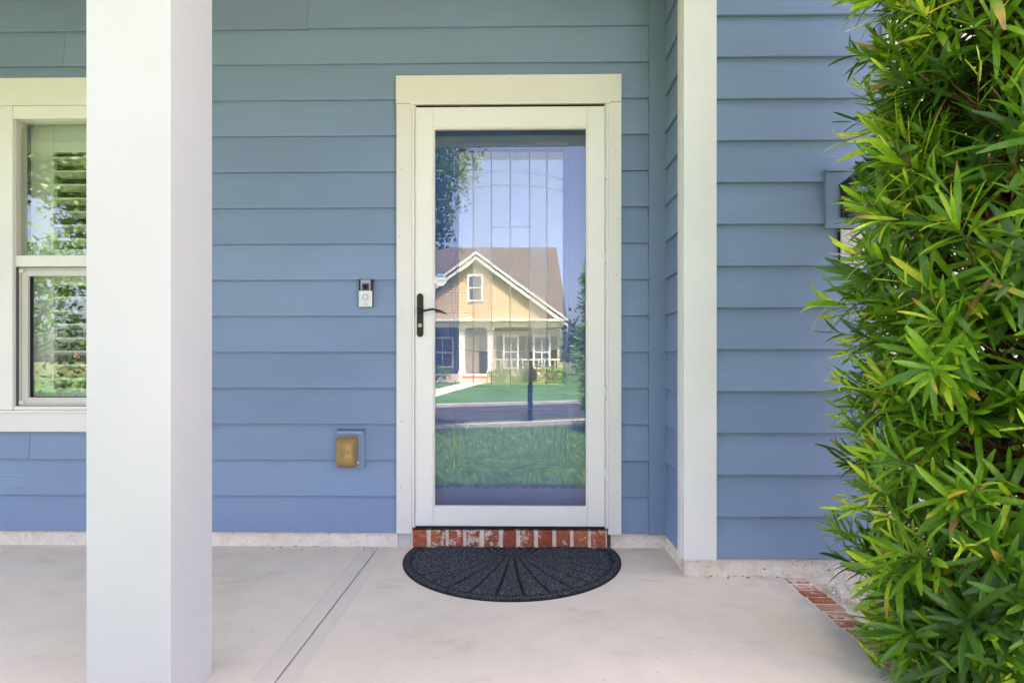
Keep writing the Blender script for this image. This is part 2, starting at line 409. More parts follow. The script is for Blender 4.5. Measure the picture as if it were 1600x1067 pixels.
# tabby foundation, rough displaced strips with shells
def rough_strip(name, p0, p1, z0, z1, outward, parent, seed, bulge=.006):
    rr = random.Random(seed)
    p0, p1, out = Vector(p0), Vector(p1), Vector(outward)
    L = (p1-p0).length; nx = max(4, int(L/.012)); nz = max(5, int((z1-z0)/.010))
    vs = []; fs = []
    for j in range(nz+1):
        for i in range(nx+1):
            p = p0.lerp(p1, i/nx); z = z0+(z1-z0)*j/nz
            q = Vector((p.x*22, p.y*22+seed, z*22))
            d = noise.noise(q)*.6+noise.noise(q*2.7)*.45+noise.noise(q*6)*.25
            edge = min(1, (nz-j)/1.5+.15)
            v = p+out*(bulge*d*edge-(.004 if j == nz else 0)); vs.append((v.x, v.y, z))
    for j in range(nz):
        for i in range(nx):
            a = j*(nx+1)+i; fs.append((a, a+1, a+nx+2, a+nx+1))
    b = len(vs)                                              # flat back so that the strip has a body
    for i in range(nx+1):
        p = p0.lerp(p1, i/nx)-out*.05; vs += [(p.x, p.y, z0), (p.x, p.y, z1)]
    for i in range(nx):
        fs.append((nz*(nx+1)+i, nz*(nx+1)+i+1, b+2*(i+1)+1, b+2*i+1))
        fs.append((b+2*i, b+2*i+1, b+2*i+3, b+2*i+2))
    o = pydata(name, vs, fs, 'tabby', parent, True)
    return o
def shells(parent, p0, p1, z0, z1, outward, n, seed, smax=.012):
    rr = random.Random(seed); p0, p1, out = Vector(p0), Vector(p1), Vector(outward); al = (p1-p0).normalized()
    for mat, cnt in (('shell_white', n//2), ('shell_cream', n), ('shell_dark', n//3)):
        vs = []; fs = []
        for _ in range(cnt):
            p = p0.lerp(p1, rr.random()); z = rr.uniform(z0+.008, z1-.008); s = rr.uniform(.35, 1)**1.6*smax*(1 if mat == 'shell_white' else .55)
            tilt = rr.uniform(-.5, .5); rot = rr.uniform(0, 6.28); base = len(vs)
            m = 7
            cen = p+out*(.0015+s*.10); vs.append((cen.x, cen.y, z))
            for ring, (rad, dep) in enumerate(((.6, .25), (1, -.05))):
                for i in range(m):
                    an = rot+2*math.pi*i/m; rr2 = s*rad*rr.uniform(.5, 1.25)
                    u = math.cos(an)*rr2; v = math.sin(an)*rr2*.7
                    q = cen+al*u+out*(dep*s*.4+tilt*u*.35-.002*ring); vs.append((q.x, q.y, z+v))
            for i in range(m):
                j = (i+1) % m
                fs.append((base, base+1+i, base+1+j)); fs.append((base+1+i, base+1+m+i, base+1+m+j, base+1+j))
        tag(pydata('shell_aggregate', vs, fs, mat, parent, True), kind='stuff')
f1 = rough_strip('foundation', (-4.6, -.004, 0), (-.545, -.004, 0), -.02, .0755, (0, -1, 0), house, 1)
shells(f1, (-4.6, -.004, 0), (-.56, -.004, 0), 0, .074, (0, -1, 0), 300, 1, .007)
f2 = rough_strip('foundation', (.50, -.004, 0), (.772, -.004, 0), -.02, .0755, (0, -1, 0), house, 2)
shells(f2, (.50, -.004, 0), (.772, -.004, 0), 0, .074, (0, -1, 0), 30, 2, .008)
f3 = rough_strip('foundation', (.764, -.002, 0), (.764, -.392, 0), -.02, .0755, (-1, 0, 0), house, 3)
shells(f3, (.764, -.01, 0), (.764, -.37, 0), 0, .074, (-1, 0, 0), 36, 3, .008)
f4 = rough_strip('foundation', (.760, -.392, 0), (4.8, -.392, 0), -.45, .0765, (0, -1, 0), house, 4, .013)
shells(f4, (.775, -.393, 0), (2.4, -.393, 0), -.35, .074, (0, -1, 0), 480, 4, .013)
# a patch of bare grey block left of the step
box('bare_block', -.543, -.475, -.006, .05, -.01, .0745, 'kerb_concrete', house, .003)

# door casing
CF = -.040
box('casing_head', -.547, .5475, CF-.004, .0, 2.166, 2.300, 'trim_cream', house, .0025)
box('casing_side', -.545, -.4565-.012, CF, .0, .074, 2.1645, 'trim_cream', house, .0025)
box('casing_side', .472+.012, .5475, CF, .0, .074, 2.1645, 'trim_cream', house, .0025)
boxes('door_jamb', [(-.47, -.457, .001, .13, .09, 2.16), (.473, .486, .001, .13, .09, 2.16), (-.457, .473, .001, .13, 2.152, 2.17)], 'storm_white', house)
tag(boxes('nail_marks', [(x-.0022, x+.0022, CF-(.0046 if z > 2.17 else .0006), CF+.001, z-.0022, z+.0022) for x, z in ((-.532, 2.284), (.011, 2.284), (.53, 2.284), (-.525, 1.85), (-.52, 1.15), (-.522, .62), (-.526, .30), (.52, 1.93), (.525, 1.33), (.522, .86), (.519, .49), (.524, .28), (-.53, 1.52), (.53, 1.6))], 'nail_mark', house), kind='stuff')
# storm door
sdoor = empty('storm_door', (0, 0, 0), house)
for a, b in ((-.4675, -.4575), (.4735, .4835)):
    box('mounting_flange', a, b, -.040, -.001, .105, 2.1645, 'storm_white', sdoor, .0015)
    box('mounting_flange', a+(.0115 if a < 0 else -.006), b+(.006 if a < 0 else -.0115), -.034, -.001, .105, 2.16, 'storm_white', sdoor, .001)
box('rain_cap', -.478, .494, -.0455, -.037, 2.158, 2.172, 'trim_cream', sdoor, .0025)
box('top_gap', -.4565, .4725, -.010, -.001, 2.1475, 2.1655, 'black_rubber', sdoor, 0)
dx0, dx1, dz0, dz1, gx0, gx1, gz0, gz1 = -.4505, .4665, .112, 2.1475, -.367, .385, .201, 2.05
def mitre(name, pts, mat=None):                                 # a frame member with mitred ends, bevelled
    return prism(name, pts, 'y', -.0365, -.004, 'storm_white', sdoor, .0022)
e = .0003
box('stile', dx0, gx0, -.0365, -.004, dz0, dz1, 'storm_white', sdoor, .0025)
box('stile', gx1, dx1, -.0365, -.004, dz0, dz1, 'storm_white', sdoor, .0025)
box('top_rail', gx0+e, gx1-e, -.0363, -.004, gz1, dz1, 'storm_white', sdoor, .0025)
box('bottom_rail', gx0+e, gx1-e, -.0363, -.004, dz0, gz0, 'storm_white', sdoor, .0025)
def bead(x0, x1, z0, z1, name, par, y0=-.033, y1=-.012, t=.009, mat='storm_white'):
    for q in ((x0, x0+t, z0, z1), (x1-t, x1, z0, z1), (x0+t+e, x1-t-e, z1-t, z1), (x0+t+e, x1-t-e, z0, z0+t)):
        box(name, q[0], q[1], y0, y1, q[2], q[3], mat, par, .0015)
bead(gx0+.0005, gx1-.0005, gz0+.0005, gz1-.0005, 'glazing_bead', sdoor, -.0335, -.010, .007)
box('glass_pane', gx0+.002, gx1-.002, -.020, -.016, gz0+.002, gz1-.002, 'storm_glass', sdoor, 0)
box('door_sweep', -.455, .469, -.033, -.006, .0985, .1115, 'black_rubber', sdoor, .002)
for z in (1.83, 1.42, .76, .36):
    tube('hinge', [(.4695, -.040, z-.036), (.4695, -.040, z+.036)], .0042, 'storm_white', sdoor, 8)
    box('hinge_gap', .4668, .4732, -.0372, -.03, z-.038, z+.038, 'joint_seal', sdoor, 0)
# handle: rounded plate, curved lever, key cylinder
n = 14; hx = -.4285; hw = .0155; zt, zb = 1.242-hw, 1.030+hw
pl = [(hx+hw*math.cos(math.pi*i/n), zt+hw*math.sin(math.pi*i/n)) for i in range(n+1)]+[(hx-hw*math.cos(math.pi*i/n), zb-hw*math.sin(math.pi*i/n)) for i in range(n+1)]
prism('handle_plate', pl, 'y', -.0445, -.0372, 'black_metal', sdoor, .0014)
prism('handle_boss', [(hx+.012*math.cos(6.2832*i/20), 1.156+.012*math.sin(6.2832*i/20)) for i in range(20)], 'y', -.066, -.0445, 'black_metal', sdoor, .0015)
lv = [(hx-.006, -.067, 1.157), (hx+.012, -.070, 1.1525), (hx+.035, -.073, 1.1575), (hx+.062, -.074, 1.1625), (hx+.085, -.074, 1.160), (hx+.105, -.073, 1.1525), (hx+.124, -.072, 1.144)]
tube('lever', lv, [.0075, .0062, .0050, .0052, .0050, .0042, .0025], 'black_metal', sdoor, 10)
disc('key_cylinder', (hx, 1.0865), .0085, -.049, -.0447, 'brass', sdoor); disc('key_slot', (hx, 1.0865), .0032, -.0498, -.0492, 'black_metal', sdoor, 10)
# security sticker on the glass
oc = [(-.333+.0315*math.cos(R(22.5+45*i)), 1.309+.0315*math.sin(R(22.5+45*i))) for i in range(8)]
stk = prism('sticker', oc, 'y', -.0208, -.0202, 'sticker_white', sdoor)
oc2 = [(-.333+.0285*math.cos(R(a)), 1.309+.0285*math.sin(R(a))) for a in (22.5, 67.5, 112.5, 157.5)]
oc2[0] = (oc2[0][0]-.001, oc2[0][1]+.002); oc2[3] = (oc2[3][0]+.001, oc2[3][1]+.002)
prism('sticker_band', oc2, 'y', -.0214, -.0210, 'sticker_blue', stk)
boxes('sticker_lettering', [(-.347+.0075*i, -.347+.0075*i+.0028, -.0214, -.0210, 1.300, 1.3125) for i in range(5)], 'sticker_grey', stk)

# entry door behind the glass: blue slab, decorative leaded light, bottom panel
edoor = empty('entry_door', (0, 0, 0), house)
EY = .105
LX0, LX1, LZ0, LZ1 = -.262, .279, .790, 1.990
boxes('slab', [(-.456, LX0, EY, EY+.045, .10, 2.15), (LX1, .472, EY, EY+.045, .10, 2.15), (LX0, LX1, EY, EY+.045, LZ1, 2.15), (LX0, LX1, EY, EY+.045, .10, LZ0)], 'door_blue', edoor)
bead(LX0-.033, LX1+.033, LZ0-.033, LZ1+.033, 'lite_moulding', edoor, EY-.012, EY-.0005, .010, 'door_blue')
bead(LX0-.021, LX1+.021, LZ0-.021, LZ1+.021, 'lite_moulding', edoor, EY-.018, EY-.0005, .012, 'door_blue')
bead(LX0-.007, LX1+.007, LZ0-.007, LZ1+.007, 'lite_moulding', edoor, EY-.010, EY+.012, .009, 'door_blue')
px0, px1, pz0, pz1 = -.288, .297, .355, .672
for k in range(2):
    q = k*.020; bead(px0+q, px1-q, pz0+q, pz1-q, 'panel_moulding', edoor, EY-.010+.003*k, EY-.0005, .011, 'door_blue')
box('raised_panel', px0+.062, px1-.062, EY-.007, EY-.0005, pz0+.062, pz1-.062, 'door_blue', edoor, .006)
# leaded panes between came lines
vx = [LX0+.002, -.183, -.090, .006, .105, .193, LX1-.002]
def arc(x, z, sag): return z-sag*((x-.006)/.27)**2
rows = [lambda x: LZ0+.002, lambda x: arc(x, .96, -.02), lambda x: arc(x, 1.06, -.02), lambda x: arc(x, 1.60, .02), lambda x: arc(x, 1.815, .035), lambda x: arc(x, 1.885, .045), lambda x: LZ1-.002]
cv = []; cf = []
GY = EY+.018
for i in range(6):
    a, b = vx[i]+.0015, vx[i+1]-.0015
    for j in range(6):
        if j == 2 and i not in (2, 3): top = rows[4]
        elif j == 3 and i not in (2, 3): continue
        else: top = rows[j+1]
        bot = rows[j]
        pts = [(a+(b-a)*t/4, bot(a+(b-a)*t/4)+.0015) for t in range(5)]+[(b-(b-a)*t/4, top(b-(b-a)*t/4)-.0015) for t in range(5)]
        tex = (j == 4) or (i in (1, 4) and j == 2) or j == 1 or (j == 0 and i in (2, 3))
        prism('leaded_pane', pts, 'y', GY, GY+.005, 'lite_textured' if tex else 'lite_glass', edoor)
        prev = None
for x in vx[1:-1]: tube_data([(x, GY+.0025, LZ0), (x, GY+.0025, LZ1)], .0045, 6, cv, cf)
for j, rw in enumerate(rows[1:-1]):
    xs = vx if j != 2 else vx[2:5]
    pp = []
    for i in range(len(xs)-1):
        for t in range(4): x = xs[i]+(xs[i+1]-xs[i])*t/4; pp.append((x, GY+.0025, rw(x)))
    pp.append((xs[-1], GY+.0025, rw(xs[-1]))); tube_data(pp, .0045, 6, cv, cf)
simple('came', (.42, .45, .50, 1), .3, .05, 20, 0, metal=.7)
pydata('came', cv, cf, 'came', edoor, True)
# foyer behind the door and room behind the window: closed shells
def room(name, x0, x1, y0, y1, z0, z1, mat):
    vs = [(x, y, z) for x in (x0, x1) for y in (y0, y1) for z in (z0, z1)]
    pydata(name, vs, [(2, 3, 7, 6), (0, 1, 3, 2), (4, 5, 7, 6), (0, 2, 6, 4), (1, 3, 7, 5)], mat, house)
room('foyer', -.9, .9, .16, 4.5, .02, 2.7, 'room_light')
room('window_room', -3.3, -.95, .16, 3.5, .02, 2.7, 'room_light')
# brick door step
step = box('door_step', -.4745, .4805, -.026, .10, -.01, .0885, 'mortar', house, .004)
rb = random.Random(3)
def brick_mesh(sx, sy, sz, seed):
    rr = random.Random(seed); bm = bmesh.new(); bm_box(bm, -sx/2, sx/2, -sy/2, sy/2, -sz/2, sz/2, .005, 2)
    bmesh.ops.subdivide_edges(bm, edges=[e for e in bm.edges if e.calc_length() > .03], cuts=2, use_grid_fill=True)
    for v in bm.verts:
        q = v.co*60+Vector((seed*9.1, 0, 0)); v.co += Vector((noise.noise(q), noise.noise(q+Vector((5, 0, 0))), noise.noise(q+Vector((0, 9, 0)))))*.0022
    return mesh_of(bm, 'brick', True)
sb_meshes = [brick_mesh(.066, .09, .088, s) for s in range(5)]
for k in range(11):
    x = -.4745+.955*(k+.5)/11
    o = link('brick', sb_meshes[k % 5], 'step_brick', step, (x+rb.uniform(-.003, .003), .013+rb.uniform(-.002, .002), .0465+rb.uniform(-.001, .001)))
    o.scale = (rb.uniform(.95, 1.08), 1, rb.uniform(.97, 1.01)); o.rotation_euler = (0, rb.uniform(-.02, .02), rb.uniform(-.02, .02))
box('threshold', -.456, .472, .03, .10, .0925, .1085, 'sash_taupe', house, .002)

# window with inside plantation shutters
win = empty('window', (0, 0, 0), house)
wx0, wx1 = -2.447, -1.60
box('casing_head', -2.60, -1.47, -.037, 0, 2.172, 2.307, 'trim_cream', win, .0025)
box('casing_side', -2.575, wx0, -.033, 0, .672, 2.1715, 'vinyl_white', win, .002)
box('casing_side', wx1, -1.495, -.033, 0, .672, 2.1715, 'vinyl_white', win, .002)
box('sill', -2.60, -1.47, -.040, 0, .566, .6575, 'trim_cream', win, .003)
box('sill_nose', -2.585, -1.485, -.046, .03, .658, .6705, 'vinyl_white', win, .002)
box('top_frame', wx0+e, wx1-e, -.030, .05, 2.108, 2.171, 'vinyl_white', win, .002)
box('meeting_rail', wx0+e, wx1-e, -.016, .04, 1.381, 1.437, 'vinyl_white', win, .003)
box('bottom_frame', wx0+e, wx1-e, -.026, .05, .671, .690, 'vinyl_white', win, .002)
for a, b in ((wx0+e, wx0+.006), (wx1-.006, wx1-e)):
    box('frame_channel', a, b, -.012, .05, 1.438, 2.107, 'sash_taupe', win, 0)
    box('frame_channel', a, b, -.012, .05, .691, 1.380, 'joint_seal', win, 0)
box('glass_pane', wx0+.006, wx1-.006, .012, .016, 1.437, 2.108, 'window_glass', win, 0)
bead(wx0+.008, wx1-.008, .692, 1.377, 'lower_sash', win, -.004, .034, .010, 'sash_taupe')  # taupe puts the shade on this frame into its colour
bead(wx0+.018, wx1-.018, .702, 1.367, 'lower_sash', win, .002, .034, .030, 'sash_shaded')
bead(wx0+.048, wx1-.048, .730, 1.352, 'sash_gasket', win, .016, .034, .005, 'black_rubber')
box('glass_pane', wx0+.050, wx1-.050, .022, .026, .728, 1.358, 'window_glass', win, 0)
for xx, zz in ((wx0+.012, 1.352), (wx0+.012, .70)):
    box('sash_clip', xx, xx+.022, -.010, -.0045, zz, zz+.016, 'vinyl_white', win, .002)
# shutters: frame + louvers at y ~ .09
SY = .085
for z0, z1 in ((.70, 1.39), (1.41, 2.13)):
    box('shutter_stile', wx0-.02, wx0+.115, SY, SY+.028, z0, z1, 'shutter_white', win, .003)
    box('shutter_stile', wx1-.115, wx1+.02, SY, SY+.028, z0, z1, 'shutter_white', win, .003)
    box('shutter_rail', wx0+.1155, wx1-.1155, SY, SY+.028, z0, z0+.075, 'shutter_white', win, .003)
    box('shutter_rail', wx0+.1155, wx1-.1155, SY, SY+.028, z1-(.15 if z1 > 2 else .09), z1, 'shutter_white', win, .003)
    nl = int((z1-z0-(.225 if z1 > 2 else .165))/.069)
    bm = bmesh.new(); bm_box(bm, 0, wx1-wx0-.236, -.034, .034, -.0055, .0055, .003)
    lm = mesh_of(bm, 'louver')
    for k in range(nl):
        o = link('louver', lm, 'shutter_white', win, (wx0+.118, SY+.014, z0+.075+.04+k*.069)); o.rotation_euler = (R(-14), 0, 0)

# porch: post, beam, ceiling, roof
post = empty('porch_post', (0, 0, 0), house)
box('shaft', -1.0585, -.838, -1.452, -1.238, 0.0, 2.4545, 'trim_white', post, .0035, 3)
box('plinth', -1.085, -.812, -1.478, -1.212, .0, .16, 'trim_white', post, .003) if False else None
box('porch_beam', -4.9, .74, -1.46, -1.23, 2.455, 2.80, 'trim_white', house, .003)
box('porch_beam', .545, .739, -1.229, -.0235, 2.455, 2.80, 'trim_white', house, .003) if False else None
box('porch_ceiling', -4.9, .778, -1.75, .0-.001, 2.801, 2.83, 'ceiling_white', house, 0)
prism('roof', [(-1.70, 2.80), (-1.70, 2.90), (5, 6.1), (11, 2.9), (11, 2.831), (-.3, 2.831)], 'x', -5.5, .80, 'roof_shingle', house)
pydata('gable_wall', *poly_prism([(.80, 3.055), (4.78, 3.055), (2.79, 4.65)], 'y', W2-.02, W2+.1), 'siding_blue', house)  # unseen gable and its roof, shaped to block sun without a deep overhang
for s_ in (-1, 1):
    prism('roof', [(2.79, 4.68), (2.79, 4.80), (2.79+s_*2.35, 2.92), (2.79+s_*2.35, 2.80)], 'y', -.66, 9.9, 'roof_shingle', house)
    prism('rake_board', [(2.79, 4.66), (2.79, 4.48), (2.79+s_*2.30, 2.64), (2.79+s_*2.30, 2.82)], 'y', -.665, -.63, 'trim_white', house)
prism('roof', [(.6, 2.95), (.6, 3.0), (5, 6.1), (11, 2.9), (11, 2.831), (.6, 2.831)], 'x', .801, 5.0, 'roof_shingle', house)
boxes('rear_walls', [(-4.6, 4.8, 9.9, 10, -.4, 2.83), (-4.7, -4.6, 0, 10, -.4, 2.83), (4.8, 4.9, -.385, 10, -.4, 3.05)], 'trim_blue', house)
# garage door, mostly behind the shrub
gd = empty('garage_door', (0, 0, 0), house)
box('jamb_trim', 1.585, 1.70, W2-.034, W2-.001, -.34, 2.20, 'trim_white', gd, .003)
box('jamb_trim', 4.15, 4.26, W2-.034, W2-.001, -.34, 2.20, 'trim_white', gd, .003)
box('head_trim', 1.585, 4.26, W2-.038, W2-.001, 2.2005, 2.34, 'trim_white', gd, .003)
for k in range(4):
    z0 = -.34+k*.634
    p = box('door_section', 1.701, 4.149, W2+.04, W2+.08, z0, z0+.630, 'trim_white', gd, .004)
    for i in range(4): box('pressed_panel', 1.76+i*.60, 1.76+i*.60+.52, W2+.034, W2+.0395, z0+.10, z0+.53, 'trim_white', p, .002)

# ------------------------------------------------------------------ porch floor
def porch_profile():
    J = -.640
    def joint(x): return [(x-.068, 0), (x-.0665, -.0016), (x-.065, 0), (x-.008, -.0005), (x-.003, -.003), (x-.0022, -.012), (x+.0022, -.012), (x+.003, -.003), (x+.008, -.0005), (x+.054, 0), (x+.0555, -.0014), (x+.057, 0)]
    top = [(-4.6, 0)]+joint(-2.60)+joint(J)+[(1.160, 0), (1.166, -.004)]
    return top+[(1.166, -.10), (-4.6, -.10)]
vs, fs = poly_prism(porch_profile(), 'y', -1.42, .0)
porch = tag(pydata('porch_floor', vs, fs, 'concrete'), kind='structure')
# mark out the joint filler
box('joint_filler', -.6418, -.6382, -1.418, -.01, -.0118, -.0075, 'joint_grout', porch, 0)
bed = boxes('mortar_bed', [(1.1665, 1.272, -1.525, -.375, -.12, -.008), (-4.6, 1.166, -1.525, -1.4205, -.12, -.008)], 'mortar', porch)
edge_meshes = [brick_mesh(.092, .055, .055, 20+s) for s in range(5)]
def edge_brick(x, y, rot):
    o = link('brick', edge_meshes[rb.randrange(5)], 'edge_brick', bed, (x+rb.uniform(-.003, .003), y+rb.uniform(-.002, .002), -.0310+rb.uniform(-.002, .0012)))
    o.rotation_euler = (rb.uniform(-.01, .01), rb.uniform(-.01, .01), rot+rb.uniform(-.025, .025)); o.scale = (rb.uniform(.94, 1.03), rb.uniform(.93, 1.06), 1)
y = -.425
while y > -1.50: edge_brick(1.222, y, 0); y -= .0695
x = 1.13
while x > -2.6: edge_brick(x, -1.473, R(90)); x -= .0695
tag(boxes('porch_base', [(-4.6, 1.255, -1.515, -.376, -.45, -.1205)], 'tabby', None), kind='structure')
porch_base = bpy.data.objects['porch_base']

# ------------------------------------------------------------------ doormat
def doormat():
    root = tag(empty('doormat', (.02, -.15, 0)), 'half-round charcoal blue doormat with sunburst ribs before the brick step', 'doormat')
    NA, NR = 240, 46
    vs = []; fs = []
    def outline(a):                      # a in 0..pi  (front) extended by the short straight sides
        return Vector((-.5*math.cos(a), -.535*math.sin(a)))
    rim = []
    back = .118
    # closed outline: back edge, right side, front curve, left side
    N = 300
    pts = []
    for i in range(N+1):
        a = math.pi*i/N; pts.append(outline(a))
    side_r = [Vector((.5-.017*t*t, back*t)) for t in (.25, .5, .75, 1)]
    side_l = [Vector((-.5+.017*t*t, back*t)) for t in (1, .75, .5, .25)]
    outl = pts+side_r+[Vector((.483-.966*i/60, back)) for i in range(1, 60)]+side_l
    C0 = Vector((0, back-.004))          # sunburst centre at the back edge
    M_ = len(outl); rings = 60
    for r in range(rings+1):
        t = 1-r/rings
        for p in outl:
            q = C0+(p-C0)*t
            d_edge = (p-q).length
            v = q-C0; rad = math.hypot(v.x, v.y*1.0); ang = math.atan2(-v.y, v.x)
            h = .0085
            if d_edge < .006: h = .002+.0065*math.sqrt(d_edge/.006)
            rimw = .045
            if d_edge > rimw and rad > .135:
                ph = (ang+.55*(rad-.135)*math.cos(ang))/math.pi*23
                rib = abs(math.sin(ph*math.pi))
                wv = min(1, rib*2.0)**.7
                fall = min(1, (d_edge-rimw)/.012, (rad-.135)/.012)
                endr = min(1, (d_edge-rimw)/.05)
                h += (-.008+.0125*wv)*fall
            elif rad <= .135 and d_edge > .02:
                h += .0045*math.cos(rad/.034*2*math.pi)
            elif d_edge > rimw-.010 and rad > .135: h -= .0035
            vs.append((q.x, q.y, h))
    for r in range(rings):
        for i in range(M_):
            j = (i+1) % M_
            fs.append((r*M_+i, r*M_+j, (r+1)*M_+j, (r+1)*M_+i))
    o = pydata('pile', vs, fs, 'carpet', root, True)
    b2 = [(p.x*1.004, p.y*1.004 if p.y < 0 else p.y) for p in outl]
    v2, f2 = poly_prism(b2, 'z', .0003, .0035); pydata('rubber_backing', v2, f2, 'black_rubber', root)
doormat()

# ------------------------------------------------------------------ doorbell, outlet cover, wall lantern
bell = tag(empty('doorbell', (-.6955, -.018, 1.244)), 'silver and black video doorbell on blue siding left of the door', 'doorbell')
box('body', -.0335, .0335, -.020, .012, -.068, .068, 'bell_black', bell, .004, 3)
box('faceplate', -.0325, .0325, -.0245, -.0203, -.067, .012, 'bell_silver', bell, .0018)
box('camera_panel', -.0245, .0245, -.0228, -.0203, .0135, .0655, 'bell_grey', bell, .001)
box('motion_lens', -.0165, .0165, -.0244, -.0229, .0150, .0465, 'bell_purple', bell, .001)
disc('camera_lens', (0, .029), .0085, -.0252, -.0246, 'bell_black', bell, 20)
disc('button_ring', (0, -.0195), .0150, -.0258, -.0246, 'bell_grey', bell, 28)
disc('button', (0, -.0195), .0112, -.0268, -.0259, 'bell_silver', bell, 28)
cu = bpy.data.curves.new('lettering', 'FONT'); cu.body = 'ring'; cu.size = .013; cu.align_x = 'CENTER'; cu.extrude = .0002
to = bpy.data.objects.new('tmp', cu); col.objects.link(to); bpy.context.view_layer.update()
me = bpy.data.meshes.new_from_object(to.evaluated_get(bpy.context.evaluated_depsgraph_get())); bpy.data.objects.remove(to)
lt = link('lettering', me, 'bell_grey', bell, (0, -.0249, -.057)); lt.rotation_euler = (R(90), 0, 0)
if lt.data.materials: lt.data.materials.clear()
lt.data.materials.append(M['bell_grey'])

outl = tag(empty('outlet_cover', (-.773, -.017, .48)), 'bronze weatherproof outlet cover on blue mounting block low on siding', 'outlet')
box('mounting_block', -.070, .069, -.013, .016, -.0895, .076, 'trim_blue', outl, .0015)
box('block_hood', -.072, .068, -.028, -.0005, .0775, .0945, 'trim_blue', outl, .0015)
box('hood_recess', -.066, .069, -.006, .012, .0950, .0995, 'joint_seal', outl, 0)
def bubble():
    vs = []; fs = []; N = 28
    def ring(hw, hh, y, rad):
        out = []
        for k, (cx, cz) in enumerate(((1, 1), (-1, 1), (-1, -1), (1, -1))):
            for i in range(N//4):
                a = R(90*k)+R(90)*i/(N//4-1)
                out.append((cx*(hw-rad)+rad*math.cos(a), y, cz*(hh-rad)+rad*math.sin(a)))
        return out
    M_ = N//4*4
    for (hw, hh, y, rad) in ((.0505, .0735, 0, .010), (.0505, .0735, -.012, .010), (.047, .069, -.0135, .010), (.0455, .067, -.030, .012), (.043, .064, -.044, .013), (.037, .056, -.052, .014), (.022, .04, -.0535, .014)):
        vs += ring(hw, hh, y, rad)
    for r in range(6):
        for i in range(M_): j = (i+1) % M_; fs.append((r*M_+i, r*M_+j, (r+1)*M_+j, (r+1)*M_+i))
    fs.append(tuple(range(6*M_, 7*M_))); fs.append(tuple(range(M_))[::-1])
    o = pydata('cover', vs, fs, 'bronze_cover', outl, True); o.location = (-.0135, -.0132, -.009)
    bm = bmesh.new()
    return o
bubble()
simple('receptacle', (.85, .72, .48, 1), .4, .03, 20, 0)
for zz in (.012, -.028): box('receptacle', -.024, .006, -.028, -.0183, zz-.013, zz+.013, 'receptacle', outl, .003)
simple('cover_shade', (.22, .17, .10, 1), .7, .05, 20, 0)
box('cover_back', -.058, .031, -.0180, -.0140, -.076, .058, 'cover_shade', outl, .002)
box('cover_latch', .0375, .0425, -.024, -.0135, -.066, -.054, 'sticker_white', outl, .001)
tube('cover_hinge', [(-.0640, -.018, -.07), (-.0640, -.018, .052)], .0028, 'bronze_cover', outl, 8)

lan = tag(empty('wall_lantern', (1.452, W2-.017, 1.59)), 'black scrolled wall lantern on blue block behind the shrub', 'lantern')
box('mounting_block', -.108, .108, -.016, .014, -.118, .118, 'trim_blue', lan, .002)
box('block_hood', -.112, .112, -.024, -.0005, .1185, .132, 'trim_blue', lan, .002)
bp = [(-.030, -.075), (.030, -.075), (.030, .05)]+[(.030*math.cos(R(a)), .05+.030*math.sin(R(a))) for a in range(15, 180, 15)]+[(-.030, .05)]
bp = [(x-.02, z) for x, z in bp]
prism('backplate', bp, 'y', -.026, -.0165, 'black_metal', lan, .002)
sc = [(-.02, -.030, .03)]+[(-.02, -.05-.05*t/10-.025*math.sin(t*.55), .03+.06*math.sin(t*.32)) for t in range(1, 11)]
tube('arm', sc, .006, 'black_metal', lan, 8)
sp = [(-.02+.0, -.10+.03*(1-t/22)*math.cos(t*.5), .075+.03*(1-t/22)*math.sin(t*.5)) for t in range(20)]
tube('scroll', sp, .0042, 'black_metal', lan, 6)
def frustum(name, z0, r0, z1, r1, mat, cx=-.02, cy=-.13, sides=4, rot=45):
    vs = []; fs = []
    for z, r in ((z0, r0), (z1, r1)):
        for i in range(sides): a = R(rot+360*i/sides); vs.append((cx+r*math.cos(a), cy+r*math.sin(a), z))
    for i in range(sides): j = (i+1) % sides; fs.append((i, j, sides+j, sides+i))
    fs += [tuple(range(sides))[::-1], tuple(range(sides, 2*sides))]
    return pydata(name, vs, fs, mat, lan)
frustum('lantern_base', -.115, .045, -.100, .062, 'black_metal'); frustum('lantern_glass', -.0995, .052, .0395, .078, 'lantern_glass')
frustum('lantern_collar', .040, .088, .050, .088, 'black_metal'); frustum('lantern_roof', .0505, .086, .088, .028, 'black_metal')
frustum('finial', .0885, .012, .118, .004, 'black_metal', sides=10)
for sx in (-1, 1):
    for sy in (-1, 1):
        tube('corner_bar', [(-.02+sx*.0385, -.13+sy*.0385, -.10), (-.02+sx*.057, -.13+sy*.057, .040)], .0035, 'black_metal', lan, 6)
pq = tag(empty('house_plaque', (1.455, W2-.018, 1.385)), 'white plaque with dark edge under the wall lantern', 'plaque')
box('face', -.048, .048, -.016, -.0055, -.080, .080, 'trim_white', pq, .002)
box('rim', -.054, .054, -.0053, .010, -.086, .086, 'black_metal', pq, .002)

